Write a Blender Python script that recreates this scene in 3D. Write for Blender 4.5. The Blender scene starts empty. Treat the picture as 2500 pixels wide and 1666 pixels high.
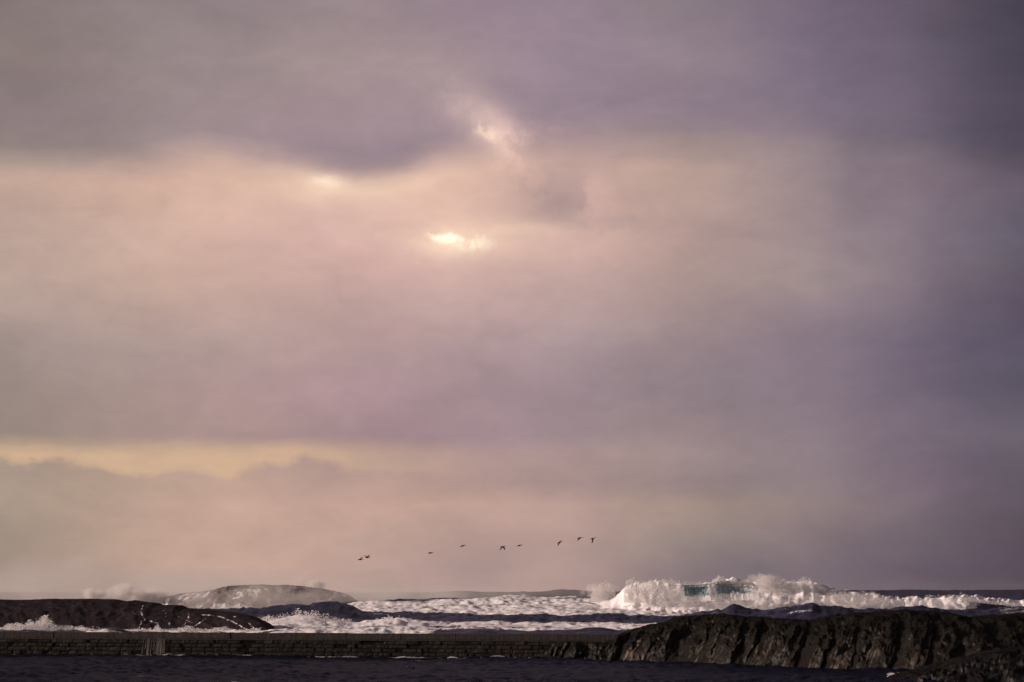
import bpy, math, random
import numpy as np
from mathutils import Vector

R = math.radians
random.seed(7)
rng = np.random.default_rng(7)
SC = bpy.context.scene
COL = SC.collection

# ------------------------------------------------------------------ camera
CAM_H = 11.0                      # camera height above the water, metres
FPX = 6944.0                      # focal length in photograph pixels (100 mm on 36 mm over 2500 px)
PITCH = math.atan((1442.0 - 833.0) / FPX)
cam_data = bpy.data.cameras.new('camera')
cam_data.lens = 100.0
cam_data.sensor_width = 36.0
cam_data.clip_start = 1.0
cam_data.clip_end = 80000.0
cam = bpy.data.objects.new('camera', cam_data)
cam.location = (0.0, 0.0, CAM_H)
cam.rotation_euler = (R(90) + PITCH, 0.0, 0.0)
COL.objects.link(cam)
SC.camera = cam

# ------------------------------------------------------------------ view
SC.view_settings.view_transform = 'Standard'
SC.view_settings.look = 'None'
SC.view_settings.exposure = 0.0
SC.view_settings.gamma = 1.0
SC.view_settings.use_curve_mapping = False
SC.cycles.max_bounces = 14
SC.cycles.diffuse_bounces = 12
SC.cycles.glossy_bounces = 2
SC.cycles.transmission_bounces = 12
SC.cycles.volume_bounces = 4
SC.cycles.use_denoising = True
SC.cycles.caustics_reflective = False
SC.cycles.caustics_refractive = False

SUN_EL, SUN_AZ = R(16.0), R(-97.0)      # low sun out of frame to the left, a little ahead of the camera

def lin(c):
    return tuple(((v / 255.0) / 12.92 if v / 255.0 <= 0.04045 else ((v / 255.0 + 0.055) / 1.055) ** 2.4) for v in c) + (1.0,)

# ------------------------------------------------------------------ node helper
class NT:
    def __init__(self, tree):
        self.t = tree
        self.n = tree.nodes
        self.l = tree.links
    def new(self, idname, **kw):
        nd = self.n.new(idname)
        for k, v in kw.items():
            setattr(nd, k, v)
        return nd
    def put(self, sock, v):
        if v is None:
            return
        if isinstance(v, bpy.types.NodeSocket):
            self.l.new(v, sock)
        else:
            sock.default_value = v
    def m(self, op, a=None, b=None, c=None, clamp=False):
        nd = self.new('ShaderNodeMath', operation=op, use_clamp=clamp)
        for i, v in enumerate((a, b, c)):
            self.put(nd.inputs[i], v)
        return nd.outputs[0]
    def add(self, a, b): return self.m('ADD', a, b)
    def sub(self, a, b): return self.m('SUBTRACT', a, b)
    def mul(self, a, b): return self.m('MULTIPLY', a, b)
    def div(self, a, b): return self.m('DIVIDE', a, b)
    def rng(self, v, a, b, lo=0.0, hi=1.0, smooth=False):
        nd = self.new('ShaderNodeMapRange', interpolation_type='SMOOTHSTEP' if smooth else 'LINEAR', clamp=True)
        for i, x in enumerate((v, a, b, lo, hi)):
            self.put(nd.inputs[i], x)
        return nd.outputs[0]
    def mix(self, f, a, b, blend='MIX'):
        nd = self.new('ShaderNodeMix', data_type='RGBA', blend_type=blend)
        self.put(nd.inputs['Factor'], f)
        self.put(nd.inputs[6], a)
        self.put(nd.inputs[7], b)
        return nd.outputs[2]
    def ramp(self, f, stops, interp='LINEAR'):
        nd = self.new('ShaderNodeValToRGB')
        cr = nd.color_ramp
        cr.interpolation = interp
        while len(cr.elements) < len(stops):
            cr.elements.new(0.5)
        for e, (p, c) in zip(cr.elements, sorted(stops, key=lambda s: s[0])):
            e.position = p
            e.color = c
        self.put(nd.inputs[0], f)
        return nd.outputs[0]
    def noise(self, vec, scale, detail=4.0, rough=0.55, dist=0.0):
        nd = self.new('ShaderNodeTexNoise')
        self.put(nd.inputs['Vector'], vec)
        nd.inputs['Scale'].default_value = scale
        nd.inputs['Detail'].default_value = detail
        nd.inputs['Roughness'].default_value = rough
        nd.inputs['Distortion'].default_value = dist
        return nd.outputs[0], nd.outputs[1]
    def mapping(self, vec, scale=(1, 1, 1), rot=(0, 0, 0), loc=(0, 0, 0)):
        nd = self.new('ShaderNodeMapping')
        self.put(nd.inputs[0], vec)
        nd.inputs['Location'].default_value = loc
        nd.inputs['Rotation'].default_value = rot
        nd.inputs['Scale'].default_value = scale
        return nd.outputs[0]
    def gauss(self, x, y, cx, cy, sx, sy, rot=0.0):
        """soft elliptical cloud patch, 1 in the middle"""
        dx, dy = self.sub(x, cx), self.sub(y, cy)
        if rot:
            c, s = math.cos(rot), math.sin(rot)
            dx, dy = self.add(self.mul(dx, c), self.mul(dy, s)), self.sub(self.mul(dy, c), self.mul(dx, s))
        dx, dy = self.mul(dx, 1.0 / sx), self.mul(dy, 1.0 / sy)
        q = self.add(self.mul(dx, dx), self.mul(dy, dy))
        return self.m('EXPONENT', self.mul(q, -1.0))

# ------------------------------------------------------------------ sky
# A storm overcast lit from the left: rows of cloud colour by elevation, each a ramp over azimuth that
# carries on all the way round, over a Nishita sky that shows thinly through.
world = bpy.data.worlds.new('World')
SC.world = world
world.cycles.sampling_method = 'MANUAL'
world.cycles.sample_map_resolution = 256
world.use_nodes = True
W = NT(world.node_tree)
W.n.clear()
tc = W.new('ShaderNodeTexCoord')
sep = W.new('ShaderNodeSeparateXYZ')
W.l.new(tc.outputs['Generated'], sep.inputs[0])
dx, dy, dz = sep.outputs
az = W.m('ARCTAN2', dx, dy)
el = W.m('ARCSINE', dz)

# wind-torn warp of the cloud deck (noise on the direction itself, stretched level)
nv = W.mapping(tc.outputs['Generated'], scale=(1.0, 1.0, 2.6))
_, wc = W.noise(nv, 14.0, 5.0, 0.55)
wsep = W.new('ShaderNodeSeparateXYZ')
W.l.new(wc, wsep.inputs[0])
_, wc2 = W.noise(nv, 55.0, 4.0, 0.6)
wsep2 = W.new('ShaderNodeSeparateXYZ')
W.l.new(wc2, wsep2.inputs[0])
PXR = 1.0 / FPX
def warp(base, comp, a1, a2):
    w1 = W.mul(W.sub(wsep.outputs[comp], 0.5), a1)
    w2 = W.mul(W.sub(wsep2.outputs[comp], 0.5), a2)
    return W.add(base, W.add(w1, w2))
# azimuth / elevation in units where 1 = one photograph pixel of arc
SX = W.add(W.mul(az, FPX), 1250.0)
SY = W.sub(1442.0, W.mul(el, FPX))
wX = warp(SX, 0, 170.0, 50.0)
wY = warp(SY, 1, 60.0, 20.0)

# the lower edge of the upper deck is uneven: bend the rows with azimuth about it
EDGE = [(-200,415),(0,413),(200,412),(330,400),(430,380),(520,368),(600,378),(720,388),(860,404),(960,405),(1060,372),(1160,356),(1260,326),(1400,322),(1560,334),(1700,342),(2000,348),(2200,368),(2350,395),(2500,425),(2900,440)]
bend = W.ramp(W.rng(wX, -200.0, 2900.0), [((x + 200.0) / 3100.0, ((y - 300.0) / 150.0,) * 3 + (1,)) for x, y in EDGE], 'CARDINAL')
bend = W.sub(W.add(300.0, W.mul(bend, 150.0)), 392.0)
near_edge = W.m('EXPONENT', W.mul(W.m('POWER', W.mul(W.m('ABSOLUTE', W.sub(wY, 385.0)), 1.0 / 150.0), 2.0), -1.0))
wY = W.sub(wY, W.mul(bend, near_edge))

def t_of(X):
    s = (X - 1250.0) / 1250.0
    return 0.5 + 0.5 * s / (abs(s) + 1.0)
sN = W.mul(W.sub(wX, 1250.0), 1.0 / 1250.0)
tN = W.add(0.5, W.mul(0.5, W.div(sN, W.add(W.m('ABSOLUTE', sN), 1.0))))

XS = [0, 400, 834, 1100, 1400, 1667, 2000, 2250, 2500]
ROWS = {
    0:    [(130,120,115),(142,130,128),(150,136,136),(146,130,138),(148,132,140),(140,128,135),(118,106,122),(98,88,102),(72,66,80)],
    150:  [(138,126,118),(150,137,133),(165,148,144),(160,143,143),(150,134,143),(146,132,140),(124,112,128),(102,93,108),(74,68,82)],
    270:  [(138,124,122),(152,138,134),(162,143,144),(158,141,144),(150,134,142),(143,128,140),(126,114,130),(106,96,112),(80,72,88)],
    355:  [(142,129,122),(156,141,138),(156,138,142),(158,140,144),(160,142,146),(151,135,140),(132,119,131),(109,100,114),(80,73,88)],
    392:  [(162,146,134),(180,158,147),(176,154,148),(180,156,150),(173,150,149),(165,146,142),(140,126,132),(117,106,117),(88,79,91)],
    430:  [(188,164,146),(206,176,156),(214,186,164),(208,179,161),(184,159,151),(176,154,147),(146,132,136),(126,113,123),(98,88,103)],
    460:  [(194,168,148),(216,183,160),(226,196,170),(222,189,166),(197,168,155),(190,164,152),(148,133,137),(130,116,126),(104,93,107)],
    520:  [(186,162,146),(214,182,160),(218,186,168),(220,187,166),(200,170,156),(184,160,150),(148,133,136),(128,116,126),(104,96,110)],
    600:  [(186,164,148),(212,182,162),(212,178,164),(220,188,168),(208,177,162),(186,160,152),(156,140,142),(130,118,128),(102,96,110)],
    680:  [(184,163,148),(198,170,152),(204,172,160),(206,175,162),(194,167,156),(176,154,148),(156,141,140),(128,116,126),(100,92,104)],
    760:  [(176,158,144),(188,164,150),(190,163,152),(190,164,155),(182,159,152),(166,146,144),(146,131,138),(124,112,124),(92,82,100)],
    850:  [(158,143,134),(176,156,146),(178,154,148),(174,151,148),(164,146,146),(152,136,140),(136,122,134),(110,100,117),(90,84,101)],
    950:  [(150,137,126),(170,148,140),(172,146,146),(166,144,144),(158,140,142),(146,132,138),(134,121,132),(110,100,116),(90,84,100)],
    1060: [(152,138,126),(168,146,136),(166,142,140),(160,138,140),(158,140,140),(150,134,136),(134,121,130),(118,106,120),(102,96,108)],
    1110: [(160,145,128),(176,153,138),(174,149,140),(172,148,140),(168,146,140),(156,139,138),(138,125,132),(118,106,120),(98,92,104)],
    1180: [(166,151,132),(188,163,142),(184,157,142),(178,152,140),(170,148,140),(154,137,136),(140,127,132),(118,104,118),(94,88,100)],
    1240: [(166,152,132),(194,166,146),(195,165,147),(192,162,145),(184,158,145),(164,145,134),(146,131,130),(116,104,114),(92,84,96)],
    1320: [(156,143,126),(190,163,143),(190,163,146),(180,155,142),(182,157,145),(152,138,132),(130,117,122),(108,98,108),(84,76,88)],
    1395: [(158,143,128),(193,165,145),(192,162,147),(174,151,142),(178,154,143),(136,123,125),(118,108,116),(100,90,104),(78,70,84)],
    1442: [(164,147,131),(198,168,148),(200,168,151),(180,156,145),(178,153,142),(132,119,122),(114,102,112),(98,88,100),(76,68,80)],
}
def row_ramp(cols):
    cols = [(c[0] * 1.01, c[1] * 0.99, c[2] * (1.022 if X < 1500 else 0.995)) for X, c in zip(XS, cols)]
    stops = [(t_of(X), lin(c)) for X, c in zip(XS, cols)]
    cl, cr_ = Vector(stops[0][1][:3]), Vector(stops[-1][1][:3])
    back = (cl + 2.2 * cr_) / 3.2
    def st(azr, v): return (t_of(1250 + azr * FPX), (v[0], v[1], v[2], 1.0))
    stops += [st(-R(40), cl * 1.04), st(-R(75), cl * 1.06), st(-R(125), (cl + back) * 0.5), st(-R(179.9), back),
              st(R(40), cr_), st(R(110), cr_ * 1.05), st(R(179.9), back)]
    return W.ramp(tN, stops, 'CARDINAL')
ys = sorted(ROWS)
sky = None
prev = None
zen = [tuple(int(v * 0.86) for v in c) for c in ROWS[0]]
seq = [(-3600, zen)] + [(y, ROWS[y]) for y in ys]
for y, cols in seq:
    rc = row_ramp(cols)
    if sky is None:
        sky = rc
    else:
        sky = W.mix(W.rng(wY, float(prev), float(y)), sky, rc)
    prev = y

# torn texture across the whole deck
nf, _ = W.noise(W.mapping(tc.outputs['Generated'], scale=(1, 1, 2.2)), 22.0, 7.0, 0.56, 0.4)
sky = W.mix(1.0, sky, W.ramp(nf, [(0.25, (0.90, 0.90, 0.91, 1)), (0.75, (1.10, 1.09, 1.08, 1))]), 'MULTIPLY')

def addglow(col, mask, rgb, k):
    c = tuple(v * k for v in rgb[:3]) + (1.0,)
    nd = W.mix(mask, col, c, 'ADD')
    return nd
hN, _ = W.noise(tc.outputs['Generated'], 190.0, 5.0, 0.6)     # fine ragged edges
hn = W.sub(hN, 0.5)

# dark torn lump right of the gap, with a lit rim
lx = W.add(SX, W.mul(hn, 80.0)); ly = W.add(SY, W.mul(hn, 60.0))
g = W.mul(W.gauss(lx, ly, 1365, 500, 120, 62), W.rng(lx, 1452.0, 1415.0, smooth=True))
sky = W.mix(W.mul(g, 0.75), sky, lin((166, 142, 140)))
g = W.gauss(lx, ly, 1455, 462, 40, 34)
sky = addglow(sky, W.mul(g, 0.8), lin((120, 92, 84)), 0.55)
# wisps right of the tear
g = W.gauss(lx, ly, 1300, 350, 40, 30)
sky = W.mix(W.mul(g, 0.5), sky, lin((160, 138, 140)))
g = W.gauss(wX, ly, 1520, 545, 150, 20)
sky = W.mix(W.mul(g, 0.35), sky, lin((168, 146, 144)))
# cloud base bulge over the bright band
g = W.gauss(wX, wY, 900, 370, 190, 36)
sky = W.mix(W.mul(g, 0.6), sky, lin((148, 130, 136)))
# slanting lit tear
rag = W.add(SX, W.mul(hn, 110.0)); ragY = W.add(SY, W.mul(hn, 80.0))
g = W.gauss(rag, ragY, 1182, 306, 108, 54, R(42))
sky = addglow(sky, g, lin((152, 128, 104)), 0.85)
g = W.gauss(rag, ragY, 1235, 330, 30, 52, R(-20))
sky = addglow(sky, g, lin((130, 104, 90)), 1.0)
g = W.gauss(rag, ragY, 1190, 328, 30, 14, R(14))
sky = addglow(sky, g, lin((170, 150, 116)), 0.8)
g = W.gauss(rag, ragY, 1320, 310, 90, 14, R(8))
sky = addglow(sky, g, lin((90, 70, 66)), 0.5)
# small pale gap in the band
g = W.gauss(wX, wY, 805, 436, 42, 17)
sky = addglow(sky, g, lin((150, 146, 122)), 0.9)
g = W.gauss(wX, wY, 880, 455, 190, 26)
sky = addglow(sky, g, lin((90, 82, 60)), 0.5)
# glow round the bright gap, its tail, and the gap itself
g = W.gauss(wX, wY, 1110, 590, 150, 62)
sky = addglow(sky, g, lin((110, 98, 74)), 0.6)
g = W.gauss(wX, wY, 1280, 575, 120, 13)
sky = addglow(sky, g, lin((100, 92, 66)), 0.7)
hx = W.add(SX, W.mul(hn, 70.0)); hy = W.add(SY, W.mul(hn, 44.0))
wedge = W.rng(W.sub(hy, W.add(597.0, W.mul(W.sub(hx, 1100.0), 0.26))), 10.0, -8.0, smooth=True)     # slanting lower edge
top = W.rng(hy, 568.0, 584.0, smooth=True)
sides = W.mul(W.rng(hx, 1030.0, 1062.0, smooth=True), W.rng(hx, 1130.0, 1108.0, smooth=True))
hole = W.mul(W.mul(wedge, top), sides)
g2 = W.mul(W.gauss(hx, hy, 1155, 597, 42, 20), W.rng(hN, 0.40, 0.58, smooth=True))
hole = W.m('MAXIMUM', hole, W.mul(g2, 0.6))
sky = addglow(sky, W.gauss(hx, hy, 1100, 594, 78, 30), lin((150, 140, 108)), 0.8)
sky = W.mix(hole, sky, (1.20, 1.12, 0.84, 1.0))

fN, _ = W.noise(W.mapping(tc.outputs['Generated'], scale=(1, 1, 1.7), rot=(0, R(12), 0)), 75.0, 5.0, 0.62, 0.6)
sky = W.mix(1.0, sky, W.ramp(fN, [(0.28, (0.955, 0.955, 0.96, 1)), (0.72, (1.045, 1.04, 1.04, 1))]), 'MULTIPLY')

# the clear yellow slot low on the left, closed below by a cloud bank with a hard upper edge
prof = [(0,1128),(40,1143),(100,1145),(155,1131),(230,1146),(300,1168),(380,1168),(430,1151),(480,1152),(555,1176),(612,1149),(690,1144),(748,1118),(785,1136),(834,1150),(900,1154),(1000,1160)]
def ty(y): return (y - 1080.0) / 120.0
edge = W.ramp(W.rng(W.add(SX, W.mul(hn, 26.0)), -300.0, 1000.0), [((x + 300.0) / 1300.0, (ty(y),) * 3 + (1,)) for x, y in prof])
edgeY = W.add(1080.0, W.mul(edge, 120.0))
hM, _ = W.noise(nv, 70.0, 5.0, 0.62)
below = W.sub(W.add(SY, W.add(W.mul(hn, 22.0), W.mul(W.sub(hM, 0.5), 60.0))), edgeY)
slot = W.mul(W.rng(below, 10.0, -22.0, smooth=True), W.rng(wY, 1066.0, 1120.0, smooth=True))
fade = W.rng(wX, 1220.0, 560.0, smooth=True)
sky = W.mix(W.mul(W.mul(slot, W.rng(hM, 0.30, 0.62, 0.72, 1.0)), W.mul(fade, 0.84)), sky, lin((220, 184, 149)))

nish = W.new('ShaderNodeTexSky', sky_type='NISHITA')
nish.sun_disc = False
nish.sun_elevation = SUN_EL
nish.sun_rotation = SUN_AZ
bg1 = W.new('ShaderNodeBackground')
W.l.new(nish.outputs[0], bg1.inputs[0])
bg1.inputs[1].default_value = 0.06
bg2 = W.new('ShaderNodeBackground')
W.l.new(sky, bg2.inputs[0])
bg2.inputs[1].default_value = 1.0
ms = W.new('ShaderNodeMixShader')
ms.inputs[0].default_value = 0.97
W.l.new(bg1.outputs[0], ms.inputs[1])
W.l.new(bg2.outputs[0], ms.inputs[2])
wo = W.new('ShaderNodeOutputWorld')
W.l.new(ms.outputs[0], wo.inputs[0])

# ------------------------------------------------------------------ sun
sun_data = bpy.data.lights.new('sun', 'SUN')
sun_data.energy = 4.6
sun_data.angle = R(1.5)
sun_data.color = (1.0, 0.79, 0.67)
sun = bpy.data.objects.new('sun', sun_data)
sd = Vector((math.sin(SUN_AZ) * math.cos(SUN_EL), math.cos(SUN_AZ) * math.cos(SUN_EL), math.sin(SUN_EL)))
sun.rotation_euler = (-sd).to_track_quat('-Z', 'Y').to_euler()
sun.location = (-200, 300, 120)
COL.objects.link(sun)

# ================================================================== tools
_perm = np.random.default_rng(11).permutation(256).astype(np.int64)
_perm = np.concatenate([_perm, _perm, _perm])
_grad = np.random.default_rng(5).normal(size=(256, 3))
_grad /= np.linalg.norm(_grad, axis=1)[:, None]

def perlin(x, y, z=0.0):
    x, y, z = np.broadcast_arrays(np.asarray(x, float), np.asarray(y, float), np.asarray(z, float))
    xi, yi, zi = np.floor(x).astype(np.int64), np.floor(y).astype(np.int64), np.floor(z).astype(np.int64)
    xf, yf, zf = x - xi, y - yi, z - zi
    u, v, w = (t * t * t * (t * (t * 6 - 15) + 10) for t in (xf, yf, zf))
    def g(a, b, c):
        h = _perm[_perm[_perm[(xi + a) & 255] + ((yi + b) & 255)] + ((zi + c) & 255)]
        gr = _grad[h]
        return gr[..., 0] * (xf - a) + gr[..., 1] * (yf - b) + gr[..., 2] * (zf - c)
    def lp(a, b, t): return a + (b - a) * t
    x00, x10 = lp(g(0, 0, 0), g(1, 0, 0), u), lp(g(0, 1, 0), g(1, 1, 0), u)
    x01, x11 = lp(g(0, 0, 1), g(1, 0, 1), u), lp(g(0, 1, 1), g(1, 1, 1), u)
    return lp(lp(x00, x10, v), lp(x01, x11, v), w) * 1.5

def fbm(x, y, z=0.0, o=4, gain=0.5, lac=2.03):
    s, a, f = 0.0, 1.0, 1.0
    for i in range(o):
        s = s + a * perlin(x * f + 17.3 * i, y * f + 9.1 * i, z * f + 3.7 * i)
        a *= gain
        f *= lac
    return s

def billow(x, y, z=0.0, o=4, gain=0.5):
    s, a, f, t = 0.0, 1.0, 1.0, 0.0
    for i in range(o):
        s = s + a * (1.0 - np.abs(perlin(x * f + 7.3 * i, y * f + 5.1 * i, z * f + 2.7 * i)) * 1.6)
        t += a
        a *= gain
        f *= 2.1
    return s / t          # about 0.3 .. 1, round lumps with sharp creases between

def ridged(x, y, z=0.0, o=4, gain=0.5):
    return 1.0 - billow(x, y, z, o, gain)

def sstep(v, a, b):
    t = np.clip((np.asarray(v, float) - a) / (b - a), 0, 1)
    return t * t * (3 - 2 * t)

def interp(pts, X):
    p = np.array(pts, float)
    return np.interp(X, p[:, 0], p[:, 1])

def zat(Y, d):      # height of a point seen Y pixels down the photograph at distance d
    return CAM_H - (np.asarray(Y, float) - 1442.0) / FPX * d
def xat(X, d):
    return (np.asarray(X, float) - 1250.0) / FPX * d
def dsea(Y):        # distance at which the flat water is seen Y pixels down
    return CAM_H * FPX / (np.asarray(Y, float) - 1442.0)

def setp(o, label=None, cat=None, group=None, kind=None):
    for k, v in (('label', label), ('category', cat), ('group', group), ('kind', kind)):
        if v:
            o[k] = v
    return o

def link(name, me, parent=None):
    o = bpy.data.objects.new(name, me)
    COL.objects.link(o)
    if parent is not None:
        o.parent = parent
    return o

def empty(name, loc):
    o = bpy.data.objects.new(name, None)
    o.empty_display_size = 0.5
    o.location = loc
    COL.objects.link(o)
    return o

def grid_mesh(name, P, mat, attrs=None, smooth=True):
    """P: rows x cols x 3 array -> quad sheet"""
    r, c = P.shape[:2]
    me = bpy.data.meshes.new(name)
    idx = np.arange(r * c).reshape(r, c)
    q = np.stack([idx[:-1, :-1], idx[:-1, 1:], idx[1:, 1:], idx[1:, :-1]], -1).reshape(-1, 4)
    raw_mesh(me, P.reshape(-1, 3), q, smooth)
    for k, v in (attrs or {}).items():
        a = me.attributes.new(k, 'FLOAT', 'POINT')
        a.data.foreach_set('value', np.ascontiguousarray(v.reshape(-1), dtype=np.float32))
    me.materials.append(mat)
    return me

def raw_mesh(me, V, F, smooth):
    n = F.shape[1]
    me.vertices.add(len(V))
    me.vertices.foreach_set('co', np.ascontiguousarray(V, dtype=np.float32).ravel())
    me.loops.add(F.size)
    me.loops.foreach_set('vertex_index', np.ascontiguousarray(F, dtype=np.int32).ravel())
    me.polygons.add(len(F))
    me.polygons.foreach_set('loop_start', np.arange(0, F.size, n, dtype=np.int32))
    me.polygons.foreach_set('use_smooth', np.full(len(F), smooth, dtype=bool))
    me.update()
    me.validate()

# ================================================================== materials
def new_mat(name):
    m = bpy.data.materials.new(name)
    m.use_nodes = True
    m.node_tree.nodes.clear()
    t = NT(m.node_tree)
    out = t.new('ShaderNodeOutputMaterial')
    return m, t, out

def principled(t, out, color, rough=0.7, spec=0.4, bump=None, bstr=0.5, bdist=0.1):
    p = t.new('ShaderNodeBsdfPrincipled')
    t.put(p.inputs['Base Color'], color)
    t.put(p.inputs['Roughness'], rough)
    t.put(p.inputs['Specular IOR Level'], spec)
    if bump is not None:
        b = t.new('ShaderNodeBump')
        b.inputs['Strength'].default_value = bstr
        b.inputs['Distance'].default_value = bdist
        t.put(b.inputs['Height'], bump)
        t.l.new(b.outputs[0], p.inputs['Normal'])
    t.l.new(p.outputs[0], out.inputs[0])
    return p

def matte(t, out, color, bump, bstr, bdist, gloss):
    b = t.new('ShaderNodeBump'); b.inputs['Strength'].default_value = bstr; b.inputs['Distance'].default_value = bdist
    t.put(b.inputs['Height'], bump)
    d = t.new('ShaderNodeBsdfDiffuse'); t.put(d.inputs[0], color); t.l.new(b.outputs[0], d.inputs['Normal'])
    g = t.new('ShaderNodeBsdfGlossy'); g.inputs['Roughness'].default_value = 0.35; t.l.new(b.outputs[0], g.inputs['Normal'])
    m = t.new('ShaderNodeMixShader'); m.inputs[0].default_value = gloss
    t.l.new(d.outputs[0], m.inputs[1]); t.l.new(g.outputs[0], m.inputs[2]); t.l.new(m.outputs[0], out.inputs[0])

def attr(t, name):
    a = t.new('ShaderNodeAttribute', attribute_name=name)
    return a.outputs['Fac']

def obj_co(t):
    return t.new('ShaderNodeTexCoord').outputs['Object']

def water_mat(name, deep, foam_lo, foam_hi, scale, streak, rough=0.25, spec=0.3, foamcol=(0.80, 0.79, 0.80, 1), bd=0.7):
    m, t, out = new_mat(name)
    co = obj_co(t)
    f = attr(t, 'foam')
    n1, _ = t.noise(t.mapping(co, scale=streak), scale, 6.0, 0.62, 0.3)
    n2, _ = t.noise(t.mapping(co, scale=(1, 0.6, 1.0), rot=(0, 0, 0.3)), scale * 5.0, 4.0, 0.65)
    v = t.add(f, t.add(t.mul(t.sub(n1, 0.5), 1.25), t.mul(t.sub(n2, 0.5), 0.55)))
    lace = t.m('SUBTRACT', 1.0, t.mul(t.m('ABSOLUTE', t.sub(n2, 0.5)), 7.0), clamp=True)
    v = t.add(v, t.mul(t.sub(lace, 0.4), 0.22))
    mask = t.rng(v, foam_lo, foam_hi, smooth=True)
    n3, _ = t.noise(co, 0.06, 3.0)
    dc = t.mix(n3, tuple(c * 0.75 for c in deep[:3]) + (1,), tuple(c * 1.3 for c in deep[:3]) + (1,))
    fc = t.mix(n2, tuple(c * 0.82 for c in foamcol[:3]) + (1,), foamcol)
    col = t.mix(mask, dc, fc)
    h = t.add(t.mul(n1, 0.6), t.mul(n2, 0.4))
    b = t.new('ShaderNodeBump'); b.inputs['Distance'].default_value = bd
    t.put(b.inputs['Strength'], t.rng(mask, 0.0, 1.0, 0.6, 0.3))
    t.put(b.inputs['Height'], h)
    df = t.new('ShaderNodeBsdfDiffuse'); t.put(df.inputs[0], col); t.l.new(b.outputs[0], df.inputs['Normal'])
    gl = t.new('ShaderNodeBsdfGlossy'); gl.inputs[0].default_value = (0.80, 0.84, 1.0, 1); gl.inputs['Roughness'].default_value = rough
    t.l.new(b.outputs[0], gl.inputs['Normal'])
    # wind-broken water shows steep facets, so it mirrors only a little of the sky even at this low angle
    mx = t.new('ShaderNodeMixShader'); lw = t.new('ShaderNodeLayerWeight'); lw.inputs[0].default_value = 0.5
    t.l.new(b.outputs[0], lw.inputs['Normal'])
    refl = t.add(0.008, t.mul(t.m('POWER', lw.outputs['Facing'], 7.0), spec))
    t.put(mx.inputs[0], t.mul(refl, t.sub(1.0, mask)))
    t.l.new(df.outputs[0], mx.inputs[1]); t.l.new(gl.outputs[0], mx.inputs[2])
    t.l.new(mx.outputs[0], out.inputs[0])
    return m

M = {}
M['sea'] = water_mat('open_sea_water', (0.022, 0.021, 0.044), 0.38, 0.66, 0.15, (0.32, 0.9, 1.4), rough=0.25, spec=0.16, foamcol=(0.96, 0.93, 0.95, 1))
M['harbour'] = water_mat('harbour_water', (0.005, 0.005, 0.013), 0.50, 0.80, 0.5, (0.35, 0.8, 1.0), rough=0.12, spec=0.115, foamcol=(0.55, 0.53, 0.56, 1), bd=0.35)  # cloud shade over the harbour is put into these dark colours

def rock_mat(name, dark, light, streak_col, top_col, sheen=0.012, shear=0.45, fine=2.2, rough_b=0.9):
    m, t, out = new_mat(name)
    co = obj_co(t)
    sp = t.new('ShaderNodeSeparateXYZ')
    t.l.new(co, sp.inputs[0])
    # foliation of the rock: bands leaning over to the right
    q = t.sub(sp.outputs[0], t.mul(sp.outputs[2], shear))
    cv = t.new('ShaderNodeCombineXYZ')
    t.put(cv.inputs[0], t.mul(q, fine)); t.put(cv.inputs[1], t.mul(sp.outputs[1], 0.25)); t.put(cv.inputs[2], t.mul(sp.outputs[2], 0.28))
    n1, _ = t.noise(cv.outputs[0], 1.0, 6.0, 0.65, 0.3)
    n2, _ = t.noise(co, 0.25, 5.0, 0.6)
    n3, _ = t.noise(co, 2.2, 5.0, 0.65)
    base = t.mix(n2, dark, light)
    light_amt = attr(t, 'pale')
    st = t.mul(t.rng(n1, 0.50, 0.66, smooth=True), light_amt)
    base = t.mix(st, base, streak_col)
    crack = t.rng(n1, 0.40, 0.33, smooth=True)
    base = t.mix(t.mul(crack, 0.65), base, tuple(c * 0.35 for c in dark[:3]) + (1,))
    base = t.mix(t.mul(attr(t, 'turf'), t.rng(n3, 0.34, 0.62)), base, top_col)
    foam = t.rng(t.add(attr(t, 'foam'), t.mul(t.sub(n3, 0.5), 1.0)), 0.45, 0.65, smooth=True)
    base = t.mix(foam, base, (0.75, 0.72, 0.75, 1))
    h = t.add(t.mul(n1, 0.7), t.mul(n3, 0.3))
    matte(t, out, base, h, rough_b, 0.25, sheen)
    return m

M['headland'] = rock_mat('foliated_shore_rock', (0.0065, 0.0055, 0.0052, 1), (0.017, 0.0145, 0.0128, 1), (0.16, 0.130, 0.098, 1), (0.0058, 0.0055, 0.0038, 1))  # near-black tones carry the cloud shade lying on the headland
M['boulders'] = rock_mat('shaded_boulder_rock', (0.005, 0.0045, 0.005, 1), (0.013, 0.0115, 0.0118, 1), (0.024, 0.021, 0.021, 1), (0.005, 0.0045, 0.004, 1), fine=1.2)  # boulder colours darkened to stand in for cloud shade
M['islet'] = rock_mat('wet_islet_rock', (0.020, 0.014, 0.018, 1), (0.032, 0.023, 0.028, 1), (0.05, 0.038, 0.044, 1), (0.022, 0.016, 0.019, 1), fine=0.5, rough_b=0.5)
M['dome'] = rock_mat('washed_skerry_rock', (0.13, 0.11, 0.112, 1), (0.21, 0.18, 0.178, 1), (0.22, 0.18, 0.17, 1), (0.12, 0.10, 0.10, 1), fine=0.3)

def spray_mat(name, col, trans=0.5):
    m, t, out = new_mat(name)
    d = t.new('ShaderNodeBsdfDiffuse'); d.inputs[0].default_value = col
    tr = t.new('ShaderNodeBsdfTranslucent'); tr.inputs[0].default_value = col
    mx = t.new('ShaderNodeMixShader'); mx.inputs[0].default_value = trans
    t.l.new(d.outputs[0], mx.inputs[1]); t.l.new(tr.outputs[0], mx.inputs[2])
    t.l.new(mx.outputs[0], out.inputs[0])
    return m
M['spray'] = spray_mat('white_spray', (0.99, 0.98, 0.98, 1))

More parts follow.
